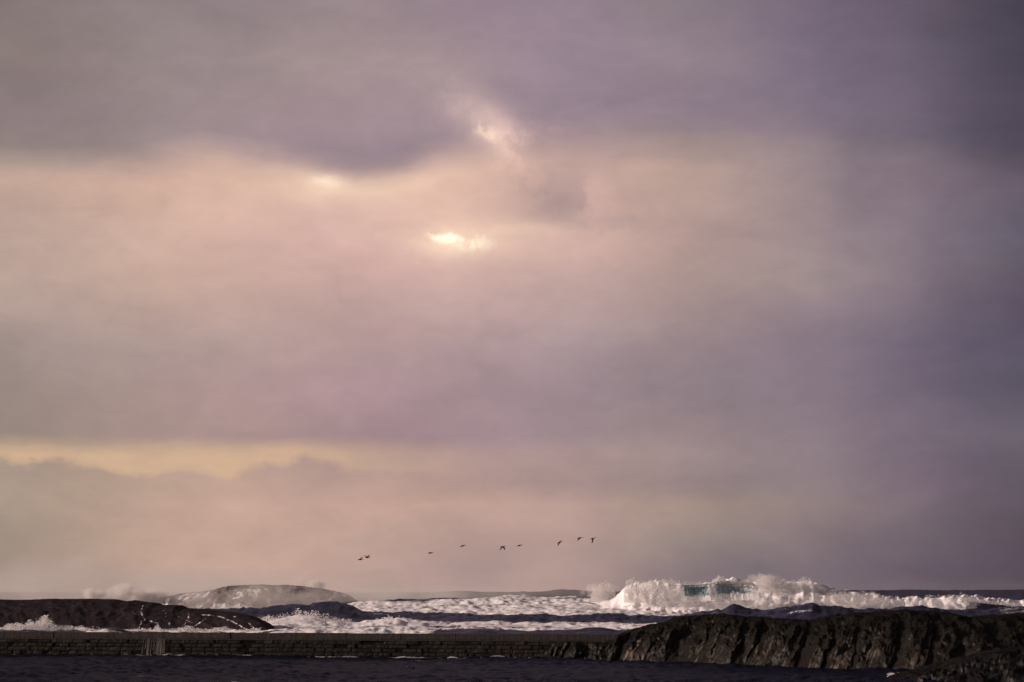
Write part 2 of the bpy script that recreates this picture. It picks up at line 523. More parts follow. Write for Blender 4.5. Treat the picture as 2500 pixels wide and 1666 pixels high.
# breaking wave face: clear green water, thin enough for light to come through
def face_mat():
    m, t, out = new_mat('turquoise_wave_face')
    co = obj_co(t)
    n1, _ = t.noise(t.mapping(co, scale=(1.0, 0.15, 0.10)), 1.1, 5.0, 0.65)
    n2, _ = t.noise(t.mapping(co, scale=(1.0, 1.0, 0.6)), 0.9, 5.0, 0.7)
    body = t.mix(t.rng(n1, 0.3, 0.7), (0.07, 0.16, 0.185, 1), (0.30, 0.44, 0.45, 1))
    mask = t.rng(t.add(attr(t, 'foam'), t.mul(t.sub(n2, 0.5), 1.6)), 0.45, 0.7, smooth=True)
    col = t.mix(mask, body, (0.82, 0.82, 0.83, 1))
    p = t.new('ShaderNodeBsdfPrincipled')
    t.put(p.inputs['Base Color'], col)
    t.put(p.inputs['Roughness'], 0.35)
    t.put(p.inputs['Specular IOR Level'], 0.4)
    tr = t.new('ShaderNodeBsdfTranslucent'); t.put(tr.inputs[0], col)
    mx = t.new('ShaderNodeMixShader'); mx.inputs[0].default_value = 0.45
    t.l.new(p.outputs[0], mx.inputs[1]); t.l.new(tr.outputs[0], mx.inputs[2])
    t.l.new(mx.outputs[0], out.inputs[0])
    return m
M['face'] = face_mat()

def stone_mat(name, dark, light):
    m, t, out = new_mat(name)
    oi = t.new('ShaderNodeObjectInfo')
    co = t.new('ShaderNodeNewGeometry').outputs['Position']
    n1, _ = t.noise(co, 1.3, 6.0, 0.65)
    n2, _ = t.noise(t.mapping(co, scale=(4.0, 4.0, 0.5)), 1.0, 5.0, 0.6)
    f = t.add(t.mul(oi.outputs['Random'], 0.65), t.mul(n1, 0.35))
    c = t.mix(f, dark, light)
    c = t.mix(t.rng(n2, 0.60, 0.42, 0, 0.65), c, tuple(v * 0.4 for v in dark[:3]) + (1,))       # darker upright runs
    matte(t, out, c, n1, 0.8, 0.15, 0.006)
    return m
M['stone'] = stone_mat('sea_wall_stone', (0.010, 0.0086, 0.0085, 1), (0.042, 0.0355, 0.0325, 1))  # cloud shade on the wall is part of this stone colour
M['concrete'] = stone_mat('sea_wall_concrete', (0.044, 0.039, 0.037, 1), (0.060, 0.052, 0.049, 1))  # concrete colour darkened likewise for the cloud shade
M['core'] = stone_mat('sea_wall_shaded_core', (0.005, 0.0045, 0.0045, 1), (0.008, 0.007, 0.007, 1))  # near-black colour stands in for shade in the joints and the recess

def plain_mat(name, c, rough=0.6):
    m, t, out = new_mat(name)
    n, _ = t.noise(obj_co(t), 9.0, 3.0)
    principled(t, out, t.mix(n, tuple(v * 0.7 for v in c) + (1,), tuple(v * 1.3 for v in c) + (1,)), rough, 0.3)
    return m
M['bird'] = plain_mat('dark_plumage', (0.012, 0.010, 0.011))
M['bird_white'] = plain_mat('white_plumage', (0.55, 0.53, 0.50))
M['fall'] = spray_mat('falling_water', (0.46, 0.44, 0.42, 1), 0.4)

def mist_mat():
    m, t, out = new_mat('blown_spray_mist')
    co = obj_co(t)
    ln = t.new('ShaderNodeVectorMath', operation='LENGTH'); t.l.new(co, ln.inputs[0])
    pos = t.new('ShaderNodeNewGeometry').outputs['Position']
    def prop(nm):
        a = t.new('ShaderNodeAttribute', attribute_name=nm, attribute_type='OBJECT')
        return a.outputs['Fac']
    sc = t.new('ShaderNodeVectorMath', operation='SCALE'); t.l.new(pos, sc.inputs[0]); t.put(sc.inputs['Scale'], prop('grain'))
    n, _ = t.noise(sc.outputs[0], 1.0, 4.0, 0.6)
    fall = t.rng(t.add(ln.outputs['Value'], t.mul(t.sub(n, 0.5), -1.7)), 0.95, 0.15, smooth=True)
    edge = t.rng(ln.outputs['Value'], 1.0, 0.8)
    dens = t.mul(t.mul(t.mul(fall, edge), t.rng(n, 0.34, 0.62, 0.08, 1.0)), prop('thickness'))
    v = t.new('ShaderNodeVolumePrincipled')
    v.inputs['Color'].default_value = (0.995, 0.955, 0.93, 1)
    v.inputs['Anisotropy'].default_value = 0.0
    t.put(v.inputs['Density'], dens)
    t.l.new(v.outputs[0], out.inputs['Volume'])
    return m
M['mist'] = mist_mat()

# ================================================================== open sea
def layer(X, d, d0, prof, wf, wb, meander=0.0, seed=0.0):
    """one swell: height field of a ridge whose crest is seen along prof; returns height and signed distance to the crest"""
    dd = d0 + meander * fbm(X / 420.0 + seed, seed * 1.7, 0.0, o=3)
    zc = np.maximum(zat(interp(prof, X), dd), 0.0)
    t = d - dd
    s = np.where(t < 0, 1.0 / (1.0 + (t / wf) ** 2) ** 1.3, 1.0 / (1.0 + (t / wb) ** 2) ** 1.1)
    return zc * s, t

P_FAR = [(-600,1446),(300,1447),(700,1448),(850,1449),(1000,1448),(1050,1447),(1130,1444),(1200,1446),(1300,1446),(1345,1442.5),(1368,1439),(1385,1441),(1430,1443),(1500,1445),(1600,1443),(2040,1442),(2100,1442.5),(2210,1440.5),(2300,1442),(2400,1441),(2500,1440.5),(3200,1441)]
P_MAIN = [(1380,1500),(1440,1486),(1490,1470),(1525,1443),(1545,1432),(1600,1431),(1660,1433),(1700,1433),(1730,1431),(1748,1421),(1765,1420),(1790,1419),(1830,1423),(1860,1424),(1900,1425),(1940,1423),(1965,1419),(1980,1420),(2000,1428),(2040,1444),(2080,1451),(2150,1453),(2200,1459),(2280,1460),(2320,1457),(2350,1454),(2375,1458),(2400,1465),(2440,1470),(2500,1474),(2800,1478),(3200,1480)]
P_BANK = [(600,1500),(800,1480),(860,1473),(1000,1467),(1100,1462),(1150,1465),(1205,1463),(1227,1458),(1260,1457),(1300,1460),(1400,1461),(1480,1466),(1520,1475),(1600,1500)]
P_MIDL = [(300,1500),(480,1492),(530,1490),(600,1487),(640,1486),(700,1480),(725,1478),(760,1483),(790,1476),(830,1476),(860,1486),(900,1494),(930,1495),(960,1500),(1000,1502),(1060,1504),(1150,1503),(1250,1507),(1300,1509),(1400,1513),(1500,1518)]
P_MIDR = [(1050,1518),(1150,1512),(1200,1508),(1280,1506),(1330,1512),(1400,1508),(1450,1507),(1500,1504),(1560,1510),(1650,1507),(1700,1502),(1760,1495),(1790,1483),(1805,1485),(1830,1491),(1860,1493),(1900,1488),(1960,1481),(1980,1477),(2000,1481),(2026,1482),(2068,1487),(2172,1491),(2217,1487),(2300,1490),(2380,1492),(2455,1487),(2500,1484),(2800,1488),(3200,1490)]
P_NEAR = [(500,1540),(560,1531),(640,1522),(700,1510),(730,1504),(770,1503),(800,1514),(850,1522),(900,1521),(940,1515),(970,1512),(1010,1518),(1050,1521),(1200,1522),(1300,1524),(1400,1526),(1600,1528),(3200,1530)]
P_EDGE = [(900,1549),(1060,1543),(1180,1541),(1260,1539),(1300,1541),(1420,1542),(1520,1544),(3200,1545)]

Xc = np.linspace(-500, 3050, 1000)
dr = np.concatenate([np.geomspace(520, 1180, 230, endpoint=False), np.linspace(1180, 1390, 120, endpoint=False),
                     np.geomspace(1390, 3700, 120, endpoint=False), np.geomspace(3700, 16000, 30)])
X, D = np.meshgrid(Xc, dr)
xw = xat(X, D)

h_far, t_far = layer(X, D, 3000, P_FAR, 120, 300, 120, 3.1)
h_main, t_main = layer(X, D, 1300, P_MAIN, 17, 55, 16, 1.3)
h_bank, t_bank = layer(X, D, 1360, P_BANK, 90, 60, 20, 5.2)
h_ml, t_ml = layer(X, D, 1010, P_MIDL, 34, 60, 18, 2.2)
h_mr, t_mr = layer(X, D, 960, P_MIDR, 34, 60, 14, 7.7)
h_nr, t_nr = layer(X, D, 870, P_NEAR, 26, 40, 16, 9.1)
h_ed, t_ed = layer(X, D, 700, P_EDGE, 16, 26, 10, 4.4)
stack = np.stack([h_far, h_main, h_bank, h_ml, h_mr, h_nr, h_ed])
H = (stack ** 4).sum(0) ** 0.25

# where the water is white
foam = np.full(X.shape, -0.12)
def white(mask_x, lo, hi, soft, amt):
    """white water between distances lo and hi (arrays over X)"""
    global foam
    f = amt * mask_x * sstep(D, lo - soft, lo + soft) * (1 - sstep(D, hi - soft, hi + soft))
    foam = np.maximum(foam, f)
one = np.ones_like(X)
# the great breaker: white over its whole front and lip, thin behind
f = sstep(X, 1470, 1530) * (0.95 * sstep(t_main, -75, -20) * (1 - sstep(t_main, 6, 22)))
f *= 1 - 0.9 * sstep(X, 2355, 2395) * (1 - sstep(X, 2480, 2520)) * sstep(-t_main, 4, 12)
foam = np.maximum(foam, f)
# wide apron of white in front of it and across the middle
white(sstep(X, 820, 1020) * (1 - sstep(X, 2000, 2300)), 1010 + 0 * X, 1345 + 0 * X, 28, 0.90)
white(sstep(X, 1030, 1230) * (1 - sstep(X, 1480, 1560)), 1290 + 0 * X, 1375 + 0 * X, 14, 0.95)
white(sstep(X, 560, 700) * (1 - sstep(X, 1000, 1200)), 1080 + 0 * X, 1340 + 0 * X, 30, 0.85)
# dark fronts of the middle swells
dk = np.maximum(sstep(t_ml, -46, -16) * (1 - sstep(t_ml, 6, 30)) * sstep(X, 420, 560) * (1 - sstep(X, 1250, 1420)),
                sstep(t_mr, -46, -16) * (1 - sstep(t_mr, 6, 30)) * sstep(X, 1080, 1220))
foam = foam * (1 - 0.93 * dk) + (0.14 + 0.18 * sstep(fbm(xw / 22.0, D / 40.0, 7.5, o=3), 0.1, 0.6)) * dk
# near strip of torn white water between the swells and the wall
white(sstep(X, 540, 640) * (1 - sstep(X, 1000, 1100)), 600 + 0 * X, 905 + 0 * X, 14, 0.92)
white(sstep(X, 980, 1080), 740 + 0 * X, 900 + 0 * X, 16, 0.66)
white(1 - sstep(X, 560, 700), 600 + 0 * X, 780 + 0 * X, 12, 0.62)
# scattered caps out to the horizon
caps = fbm(xw / 90.0, D / 260.0, 0.5, o=3)
foam = np.maximum(foam, 0.5 * sstep(caps, 0.35, 0.7) * sstep(D, 1450, 1700) * (0.4 + 0.6 * sstep(X, 2000, 2300)))

# the white water lies in long trails, thinner over the backs of the small rollers inside it
roll = fbm(xw / 70.0 + D / 160.0, D / 26.0, 5.5, o=3)
foam = foam - np.clip(foam, 0, 1) * 0.55 * sstep(roll, 0.05, 0.65) * (1 - np.exp(-(t_main / 40.0) ** 2) * sstep(X, 1470, 1540))
H = H + 1.5 * roll * np.clip(foam + 0.2, 0, 1) * sstep(D, 560, 700)
# chop
far_fade = 1.0 / (1.0 + (D / 5000.0) ** 2)
H = H + (0.9 * fbm(xw / 26.0, D / 34.0, 1.1, o=3) + 0.5 * fbm(xw / 8.0, D / 15.0, 4.1, o=3) + 0.55 * ridged(xw / 9.0 + D / 40.0, D / 12.0, 6.1, o=3)) * far_fade
fo = np.clip(foam, 0, 1)
lum = billow(xw / 7.0, D / 11.0, H / 7.0, o=4)
near_main = np.exp(-(t_main / 45.0) ** 2) * sstep(X, 1470, 1540)
rag = fbm(xw / 3.2, D / 9.0, 2.2, o=3)
H = H + dk * (0.7 * ridged(xw / 6.0, D / 10.0, 3.3, o=3) + 0.5 * fbm(xw / 2.6, D / 7.0, 8.2, o=2))
H = H + fo * (lum - 0.62) * (1.3 + 2.4 * near_main) + fo * rag * (0.25 + 0.7 * near_main)
Yw = D - fo * (lum - 0.6) * near_main * 4.0
H = np.maximum(H, -1.2)
sea = link('open_sea', grid_mesh('open_sea', np.stack([xw, Yw, H], -1), M['sea'], {'foam': foam}))
setp(sea, 'dark open sea with swells and torn white foam running to the horizon', kind='structure')

# ================================================================== harbour water
Xh = np.linspace(-500, 3050, 760)
dh = np.concatenate([[-120.0, -40.0, 40.0, 120.0, 190.0, 240.0], np.geomspace(262, 512, 280)])
XX, DD = np.meshgrid(Xh, dh)
xh = (XX - 1250.0) / FPX * np.maximum(DD, 262.0)
fine = sstep(DD, 240, 270)
gust = 0.6 + 0.6 * sstep(fbm(xh / 40.0, DD / 60.0, 2.0, o=2), -0.3, 0.5)
Hh = fine * gust * (0.34 * fbm(xh / 6.0 + 0.12 * DD, DD / 7.0, 0.3, o=2) + 0.46 * ridged(xh / 2.8, DD / 4.0, 0.9, o=3) + 0.10 * fbm(xh / 0.9, DD / 1.8, 1.9, o=2))
Hh -= Hh.mean()
fh = -0.10 + 0.42 * sstep(fbm(xh / 5.0, DD / 8.0, 6.0, o=3), 0.42, 0.8)
# white line along the foot of the wall and a scuffed streaky patch right of the middle
wall_d = np.interp(XX, [-600, 1560], [510.0, 462.0])
fh = np.maximum(fh, (0.62 + 0.35 * fbm(xh / 5.0, 0.0, 8.8, o=3)) * np.exp(-((wall_d - DD - 2.0) / 2.6) ** 2) * (1 - sstep(XX, 1300, 1400)))
fh = np.maximum(fh, 0.40 * np.exp(-((XX - 1060) / 210.0) ** 2 - ((DD - 452) / 16.0) ** 2))
fh = np.maximum(fh, 0.34 * np.exp(-((XX - 1450) / 260.0) ** 2 - ((DD - 444) / 6.0) ** 2))
fh = np.maximum(fh, 0.95 * np.exp(-((XX - 2178) / 22.0) ** 2 - ((DD - 375) / 5.0) ** 2))
fh = np.maximum(fh, 0.50 * np.exp(-((XX - 2210) / 60.0) ** 2 - ((DD - 366) / 5.0) ** 2))
fh = np.maximum(fh, 0.95 * np.exp(-((XX - 579) / 11.0) ** 2 - ((DD - 344.5) / 1.4) ** 2))
harb = link('harbour_water', grid_mesh('harbour_water', np.stack([xh, DD, Hh], -1), M['harbour'], {'foam': fh}))
setp(harb, 'dark rippled sheltered water in front of the stone breakwater', kind='structure')

# ================================================================== rocks
def rock_body(name, mat, X0, X1, nx, wl, crest, depth, back, rows=(90, 40), gully=(0, 1, 1), stri=(0, 1), lump=(0, 1), shear=0.45,
              steep=0.55, pale=None, turf=None, streams=None, flow=None, cleft=None):
    """rock rising from a waterline (given by its distance over X) to a crest seen along a profile, then falling away behind"""
    Xs = np.linspace(X0, X1, nx)
    dw = interp(wl, Xs)
    dep = interp(depth, Xs)
    dt = dw + dep
    zt = np.maximum(zat(interp(crest, Xs), dt), -0.6)
    nf, nb = rows
    v = np.linspace(0, 1, nf)[:, None]
    zf = -1.2 + (zt + 1.2)[None] * np.sin(v * math.pi / 2) ** 0.92
    df = dw[None] + dep[None] * (steep * v ** 2.4 + (1 - steep) * v)
    w = np.linspace(0, 1, nb + 1)[1:, None]
    zb = zt[None] - (zt + 2.5)[None] * w ** 2.2
    db = dt[None] + back * w
    Z = np.concatenate([zf, zb]); Dd = np.concatenate([df, db])
    Xg = np.broadcast_to(Xs, Z.shape)
    x = xat(Xg, np.broadcast_to(dw, Z.shape))
    hfr = np.concatenate([np.broadcast_to(v, zf.shape), np.ones_like(zb)])
    fr = np.concatenate([np.sin(np.broadcast_to(v, zf.shape) * math.pi) ** 0.6, np.zeros_like(zb)])
    q = x - shear * Z
    gv = fbm(q / gully[1], Z / gully[2], Dd / 30.0, o=3)
    Dd = Dd + fr * (gully[0] * (np.abs(gv) * 2.0 - 0.5))
    if cleft is not None:
        Dd = Dd + fr * cleft(Xg, Z)
        lg = fbm(q / 3.2, Z / 2.6, x / 9.0, o=3)          # broken ledges
        Dd = Dd + fr * 1.1 * np.round(lg * 3.0) / 3.0
        Z = Z + fr * 0.35 * np.round(fbm(q / 2.0, Z / 2.0, 5.0, o=2) * 2.5) / 2.5
    st = fbm(q / stri[1], Z / (stri[1] * 9.0), 0.7, o=3)
    Dd = Dd + fr * stri[0] * st
    lm = billow(x / lump[1], Dd / lump[1], Z / lump[1], o=4) - 0.6
    taper = sstep(zt[None] - Z, 0.0, 0.6 + 0 * Z) * 0.75 + 0.25
    Z = Z + lump[0] * lm * np.where(hfr < 1, taper, 0.5) * sstep(hfr, 0.02, 0.2)
    Dd = Dd - lump[0] * 0.6 * lm * fr
    P = np.stack([x, Dd, Z], -1)
    a = {'pale': np.zeros_like(Z), 'turf': np.zeros_like(Z), 'foam': np.full_like(Z, -0.5)}
    if pale: a['pale'] = pale(Xg, x, Dd, Z, hfr)
    if turf: a['turf'] = turf(Xg, x, Dd, Z, hfr)
    if streams or flow:
        PX = 1250.0 + x / Dd * FPX
        PY = 1442.0 + (CAM_H - Z) / Dd * FPX
        f = np.full_like(Z, -0.5)
        wob = 3.2 * fbm(PX / 7.0, PY / 5.0, 0.2, o=3)
        for pts, wd in (streams or []):
            for (ax, ay), (bx, by) in zip(pts[:-1], pts[1:]):
                L2 = (bx - ax) ** 2 + (by - ay) ** 2
                tt = np.clip(((PX - ax) * (bx - ax) + (PY - ay) * (by - ay)) / L2, 0, 1)
                ds = np.hypot(PX - ax - tt * (bx - ax) + wob, PY - ay - tt * (by - ay))
                f = np.maximum(f, (0.80 + 0.35 * fbm(PX / 10.0, PY / 7.0, 5.5, o=2)) * np.exp(-(ds / (wd * 1.1)) ** 2) - 0.05)
        if flow: f = np.maximum(f, flow(PX, PY, x, Dd, Z))
        a['foam'] = np.where(hfr < 1, f, -0.5)
    return grid_mesh(name, P, mat, a)

# --- right headland
WL = [(1315, 464.0), (1345, 459.0), (1500, 450.0), (1700, dsea(1618)), (1860, dsea(1625)), (2050, dsea(1632)), (2230, dsea(1637)), (2400, dsea(1640)), (2900, dsea(1643))]
CR = [(1318,1608),(1328,1600),(1340,1586),(1352,1573),(1380,1567),(1420,1569),(1470,1570),(1500,1564),(1512,1552),(1530,1547),(1560,1537),(1600,1526),(1640,1519),(1670,1508),(1700,1505),(1740,1503),(1790,1500),(1850,1506),(1900,1509),(1980,1514),(2030,1514),(2070,1507),(2110,1500),(2150,1498),(2200,1498),(2240,1493),(2280,1491),(2340,1493),(2400,1497),(2440,1504),(2470,1512),(2490,1507),(2520,1504),(2700,1496),(2900,1500)]
DP = [(1325, 1.0), (1350, 3.0), (1500, 5.0), (1540, 12.0), (1700, 20.0), (2000, 24.0), (2300, 34.0), (2900, 42.0)]
# buttresses by the water, lighter rock and sunlit facets painted as one tone, and the dark clefts between them (photograph column, width, strength)
PALE_LIT = [(1340,14,0.9),(1382,16,0.7),(1450,24,0.45),(1548,38,1.0),(1585,22,0.8),(1720,26,0.5),(1862,22,0.7),(1905,26,0.55),(1990,18,0.5),(2050,30,0.6),(2120,36,0.5),(2230,34,0.35),(2300,30,0.25)]
CLEFT = [(1372,5,1.6),(1420,7,2.0),(1502,7,5.0),(1648,34,5.5),(1700,6,2.0),(1790,16,3.0),(1828,9,4.0),(1945,9,3.5),(2012,7,3.0),(2070,5,1.5),(2180,12,3.5),(2262,7,2.0),(2330,18,3.5),(2420,12,3.0),(2520,20,4.0)]
def hd_pale(Xg, x, Dd, Z, h):
    q = Xg - 8.0 * Z
    a = np.zeros_like(Z)
    for c, w, k in PALE_LIT:
        a = np.maximum(a, k * np.exp(-((q - c + 12) / w) ** 2))
    low = 1 - sstep(Z + 1.4 * fbm(x / 3.0, Z / 3.0, 2.0, o=2), 2.2, 5.0)
    return np.clip(0.04 + a * low, 0, 1)
def hd_cleft(Xg, Z):
    q = Xg - 9.0 * Z + 10.0 * fbm(Xg / 40.0, Z / 2.5, 4.0, o=2)
    return sum(k * np.exp(-np.abs((q - c) / w) ** 1.4) for c, w, k in CLEFT)
def hd_turf(Xg, x, Dd, Z, h):
    return sstep(h + 0.16 * fbm(x / 5.0, Z / 3.0, 1.0, o=3), 0.34, 0.62)
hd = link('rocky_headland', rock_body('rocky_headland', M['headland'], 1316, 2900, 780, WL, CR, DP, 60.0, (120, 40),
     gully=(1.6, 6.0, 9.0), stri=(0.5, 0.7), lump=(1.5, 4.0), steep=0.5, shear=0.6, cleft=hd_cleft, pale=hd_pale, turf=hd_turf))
setp(hd, 'dark rocky headland with slanting foliated cliffs at the right of the breakwater', 'headland')

# --- boulders in the bottom right corner
WL2 = [(2120, 352.0), (2260, 338.0), (2900, 318.0)]
CR2 = [(2120,1668),(2190,1658),(2240,1648),(2280,1640),(2310,1633),(2350,1622),(2380,1616),(2420,1606),(2450,1603),(2480,1594),(2520,1586),(2700,1570),(2900,1560)]
DP2 = [(2120, 4.0), (2300, 20.0), (2900, 30.0)]
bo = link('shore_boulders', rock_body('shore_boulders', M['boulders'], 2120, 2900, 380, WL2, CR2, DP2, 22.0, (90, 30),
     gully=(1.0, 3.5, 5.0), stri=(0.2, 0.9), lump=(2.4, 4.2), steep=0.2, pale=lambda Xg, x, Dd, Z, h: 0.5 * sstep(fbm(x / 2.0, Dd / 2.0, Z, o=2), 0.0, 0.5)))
setp(bo, 'near black tumbled shore rock in the bottom right corner below the headland', 'rock')

# --- dark islet behind the wall on the left
zx = lambda pts: [(x / 3.677, 1380 + y / 3.677) for x, y in pts]
STR = [(zx([(1300,360),(1280,410),(1290,450),(1320,490)]), 2.0), (zx([(1315,490),(1285,500),(1270,565)]), 1.5), (zx([(1200,420),(1265,470)]), 1.1),
       (zx([(1480,400),(1510,440),(1500,475)]), 1.3), (zx([(1370,500),(1430,520),(1440,590)]), 2.2), (zx([(1528,500),(1535,570)]), 1.2),
       (zx([(1610,460),(1700,500),(1740,515)]), 1.4), (zx([(1705,430),(1705,490),(1640,560)]), 1.3), (zx([(1830,445),(1900,448),(1990,462),(2100,505),(2200,560),(2300,605)]), 2.3),
       (zx([(1860,480),(1760,545)]), 1.4), (zx([(2240,520),(2290,560),(2330,600)]), 2.2), (zx([(2080,455),(2180,470)]), 1.2), (zx([(820,545),(900,555),(930,585)]), 1.6)]
WL3 = [(-600, 772.0), (0, 768.0), (400, 764.0), (600, 756.0), (680, 752.0)]
CR3 = [(-600,1472),(-300,1464),(-100,1463),(0,1465),(40,1464),(90,1462),(118,1463),(180,1462.5),(240,1464),(268,1468.5),(290,1466),(318,1470),(345,1472),(358,1477),(410,1478),(425,1485),(470,1487),(520,1492),(560,1496),(600,1504),(632,1516),(650,1530),(664,1545)]
DP3 = [(-600, 40.0), (300, 36.0), (500, 24.0), (620, 12.0), (670, 3.0)]
isl = link('dark_islet', rock_body('dark_islet', M['islet'], -600, 668, 560, WL3, CR3, DP3, 60.0, (90, 30),
     gully=(1.0, 15.0, 9.0), stri=(0.4, 2.2), lump=(0.8, 5.5), shear=-0.8, steep=0.4, streams=STR,
     pale=lambda Xg, x, Dd, Z, h: 0.5 * sstep(fbm(x / 9.0, Z / 4.0, 3.0, o=3), 0.0, 0.6)))
setp(isl, 'low dark wet rocky islet behind the left end of the breakwater', 'islet')

# --- far dome-shaped skerry with water pouring off it
WL4 = [(330, 1490.0), (620, 1470.0), (890, 1490.0)]
CR4 = [(330,1492),(352,1478),(378,1460),(420,1450),(470,1446),(500,1441),(540,1431),(590,1429),(620,1428),(650,1428.5),(700,1430),(740,1434),(780,1440),(820,1446),(850,1456),(872,1470),(892,1492)]
DP4 = [(330, 4.0), (400, 40.0), (620, 60.0), (800, 40.0), (892, 4.0)]
def dome_flow(PX, PY, x, Dd, Z):
    wx = x + 4.0 * fbm(x / 20.0, Z / 6.0, 1.4, o=3)
    lean = wx + 1.1 * (Z - 8.0) * (PX - 600.0) / 160.0
    n = fbm(lean / 1.8, Z / 10.0, Dd / 30.0, o=4)
    veil = sstep(fbm(lean / 14.0, Z / 7.0, 2.4, o=4), -0.25, 0.45)
    top = sstep(14.5 - Z + 2.0 * fbm(x / 9.0, 0 * x, 0.9, o=2), 1.0, 4.5)
    return 0.62 * veil * top + 0.75 * n * top * veil + 0.35 * sstep(6.0 - Z, 0.0, 4.0)
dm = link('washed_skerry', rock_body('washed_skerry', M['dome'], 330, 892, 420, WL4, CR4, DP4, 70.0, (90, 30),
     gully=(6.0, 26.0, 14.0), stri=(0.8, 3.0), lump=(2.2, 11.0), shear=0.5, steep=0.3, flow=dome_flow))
setp(dm, 'distant dome shaped skerry with white water pouring off it in the haze', 'islet')

# ================================================================== breakwater
XL, XR = -560.0, 1548.0
pA = np.array([xat(XL, 507.0), 507.0]); pB = np.array([xat(XR, 463.5), 463.5])
tw = (pB - pA); LW = float(np.linalg.norm(tw)); tw /= LW
nw = np.array([tw[1], -tw[0]])            # horizontal normal of the wall face, towards the camera
if nw[1] > 0: nw = -nw
ang = math.atan2(tw[1], tw[0])
wall = empty('breakwater', (float(pA[0]), float(pA[1]), 0.0))
wall.rotation_euler = (0, 0, ang)         # local x along the wall, local -y to the camera
setp(wall, 'long stone breakwater with a pale concrete parapet in front of the surf', 'breakwater')

def box_mesh(name, x0, x1, y0, y1, z0, z1, mat, inset=0.0, jit=0.0):
    i = inset
    V = [(x0, y0 + i, z0), (x1, y0 + i, z0), (x1, y1, z0), (x0, y1, z0), (x0, y0 + i, z1), (x1, y0 + i, z1), (x1, y1, z1), (x0, y1, z1)]
    F = [(0, 3, 2, 1), (4, 5, 6, 7), (1, 2, 6, 5), (2, 3, 7, 6), (3, 0, 4, 7)]
    if i:
        e = i * 1.2
        r = lambda: random.uniform(-jit, jit)
        V += [(x0 + e, y0 + r(), z0 + e), (x1 - e, y0 + r(), z0 + e), (x1 - e, y0 + r(), z1 - e), (x0 + e, y0 + r(), z1 - e), ((x0 + x1) / 2 + r(), y0 - abs(r()) * 1.5, (z0 + z1) / 2 + r())]
        F += [(0, 1, 9, 8), (1, 5, 10, 9), (5, 4, 11, 10), (4, 0, 8, 11), (8, 9, 12), (9, 10, 12), (10, 11, 12), (11, 8, 12)]
    else:
        F += [(0, 1, 5, 4)]
    me = bpy.data.meshes.new(name)
    me.from_pydata(V, [], F)
    me.materials.append(mat)
    return me

Z_ST, Z_TOP = 2.72, 3.90
link('core', box_mesh('core', 0, LW, 0.0, 5.0, -2.0, Z_ST - 0.05, M['core']), wall)
link('ledge', box_mesh('ledge', 0, LW, -0.36, 5.0, Z_ST - 0.048, Z_ST + 0.14, M['concrete']), wall)
# parapet, cast in lengths that do not quite line up
jx = [0.0]
while jx[-1] < LW:
    jx.append(jx[-1] + random.uniform(9.0, 15.0))
jx[-1] = LW
for a, b in zip(jx[:-1], jx[1:]):
    if b - a < 1.0: continue
    o = link('parapet_panel', box_mesh('parapet_panel', a + 0.03, b - 0.03, 0.10 + random.uniform(-0.05, 0.05), 1.3, Z_ST + 0.142, Z_TOP + random.uniform(-0.03, 0.03), M['concrete'], 0.05, 0.01), wall)
# coursed stones; the mesh of a few rough blocks is shared and stretched to each length
proto = [box_mesh('stone', -0.5, 0.5, -0.5, 0.5, -0.5, 0.5, M['stone'], 0.10, 0.10) for _ in range(7)]
courses = [(-0.55, 0.06), (0.06, 0.72), (0.72, 1.40), (1.40, 2.04), (2.04, Z_ST - 0.05)]
def s_of(Xp):             # distance along the wall of a photograph column
    # intersect the view ray with the wall line
    r = np.array([(Xp - 1250.0) / FPX, 1.0])
    A = np.array([[tw[0], -r[0]], [tw[1], -r[1]]])
    return float(np.linalg.solve(A, -pA)[0])
s_vis0, s_vis1, s_cut = s_of(-20), s_of(1345), s_of(1548)
s_b0, s_b1 = s_of(597), s_of(622)         # recess left without stones, its shade given by the dark core colour
rest = []
cnt = 0
for ci, (z0, z1) in enumerate(courses):
    s = random.uniform(0, 1.0)
    while s < LW:
        L = random.choice([0.8, 1.0, 1.2, 1.4, 1.7, 2.1]) * random.uniform(0.9, 1.15) * (1.12 if ci else 1.3)
        e = min(s + L, LW)
        if e - s > 0.3 and not (s_b0 < (s + e) / 2 < s_b1):
            gp = random.uniform(0.03, 0.07)
            dep = 0.5 + random.uniform(-0.18, 0.18) - (0.35 if random.random() < 0.07 else 0.0)
            item = ((s + e) / 2, -0.06 + (0.5 - dep) * 0.7, (z0 + z1) / 2, e - s - gp, 0.45, z1 - z0 - random.uniform(0.05, 0.10), random.uniform(-0.035, 0.035), random.randrange(7))
            if s_vis0 < item[0] < s_vis1 and ci > 0 and cnt < 300:
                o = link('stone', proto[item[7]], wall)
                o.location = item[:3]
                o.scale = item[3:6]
                o.rotation_euler = (random.uniform(-0.05, 0.05), 0, item[6])
                cnt += 1
            else:
                rest.append(item)
        s = e
V, F = [], []
for it in rest:
    pm = proto[it[7]]
    b = len(V)
    V += [(v.co.x * it[3] + it[0], v.co.y * it[4] + it[1], v.co.z * it[5] + it[2]) for v in pm.vertices]
    F += [tuple(b + i for i in p.vertices) for p in pm.polygons]
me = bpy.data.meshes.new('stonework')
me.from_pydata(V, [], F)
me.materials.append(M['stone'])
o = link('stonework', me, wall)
o['kind'] = 'stuff'

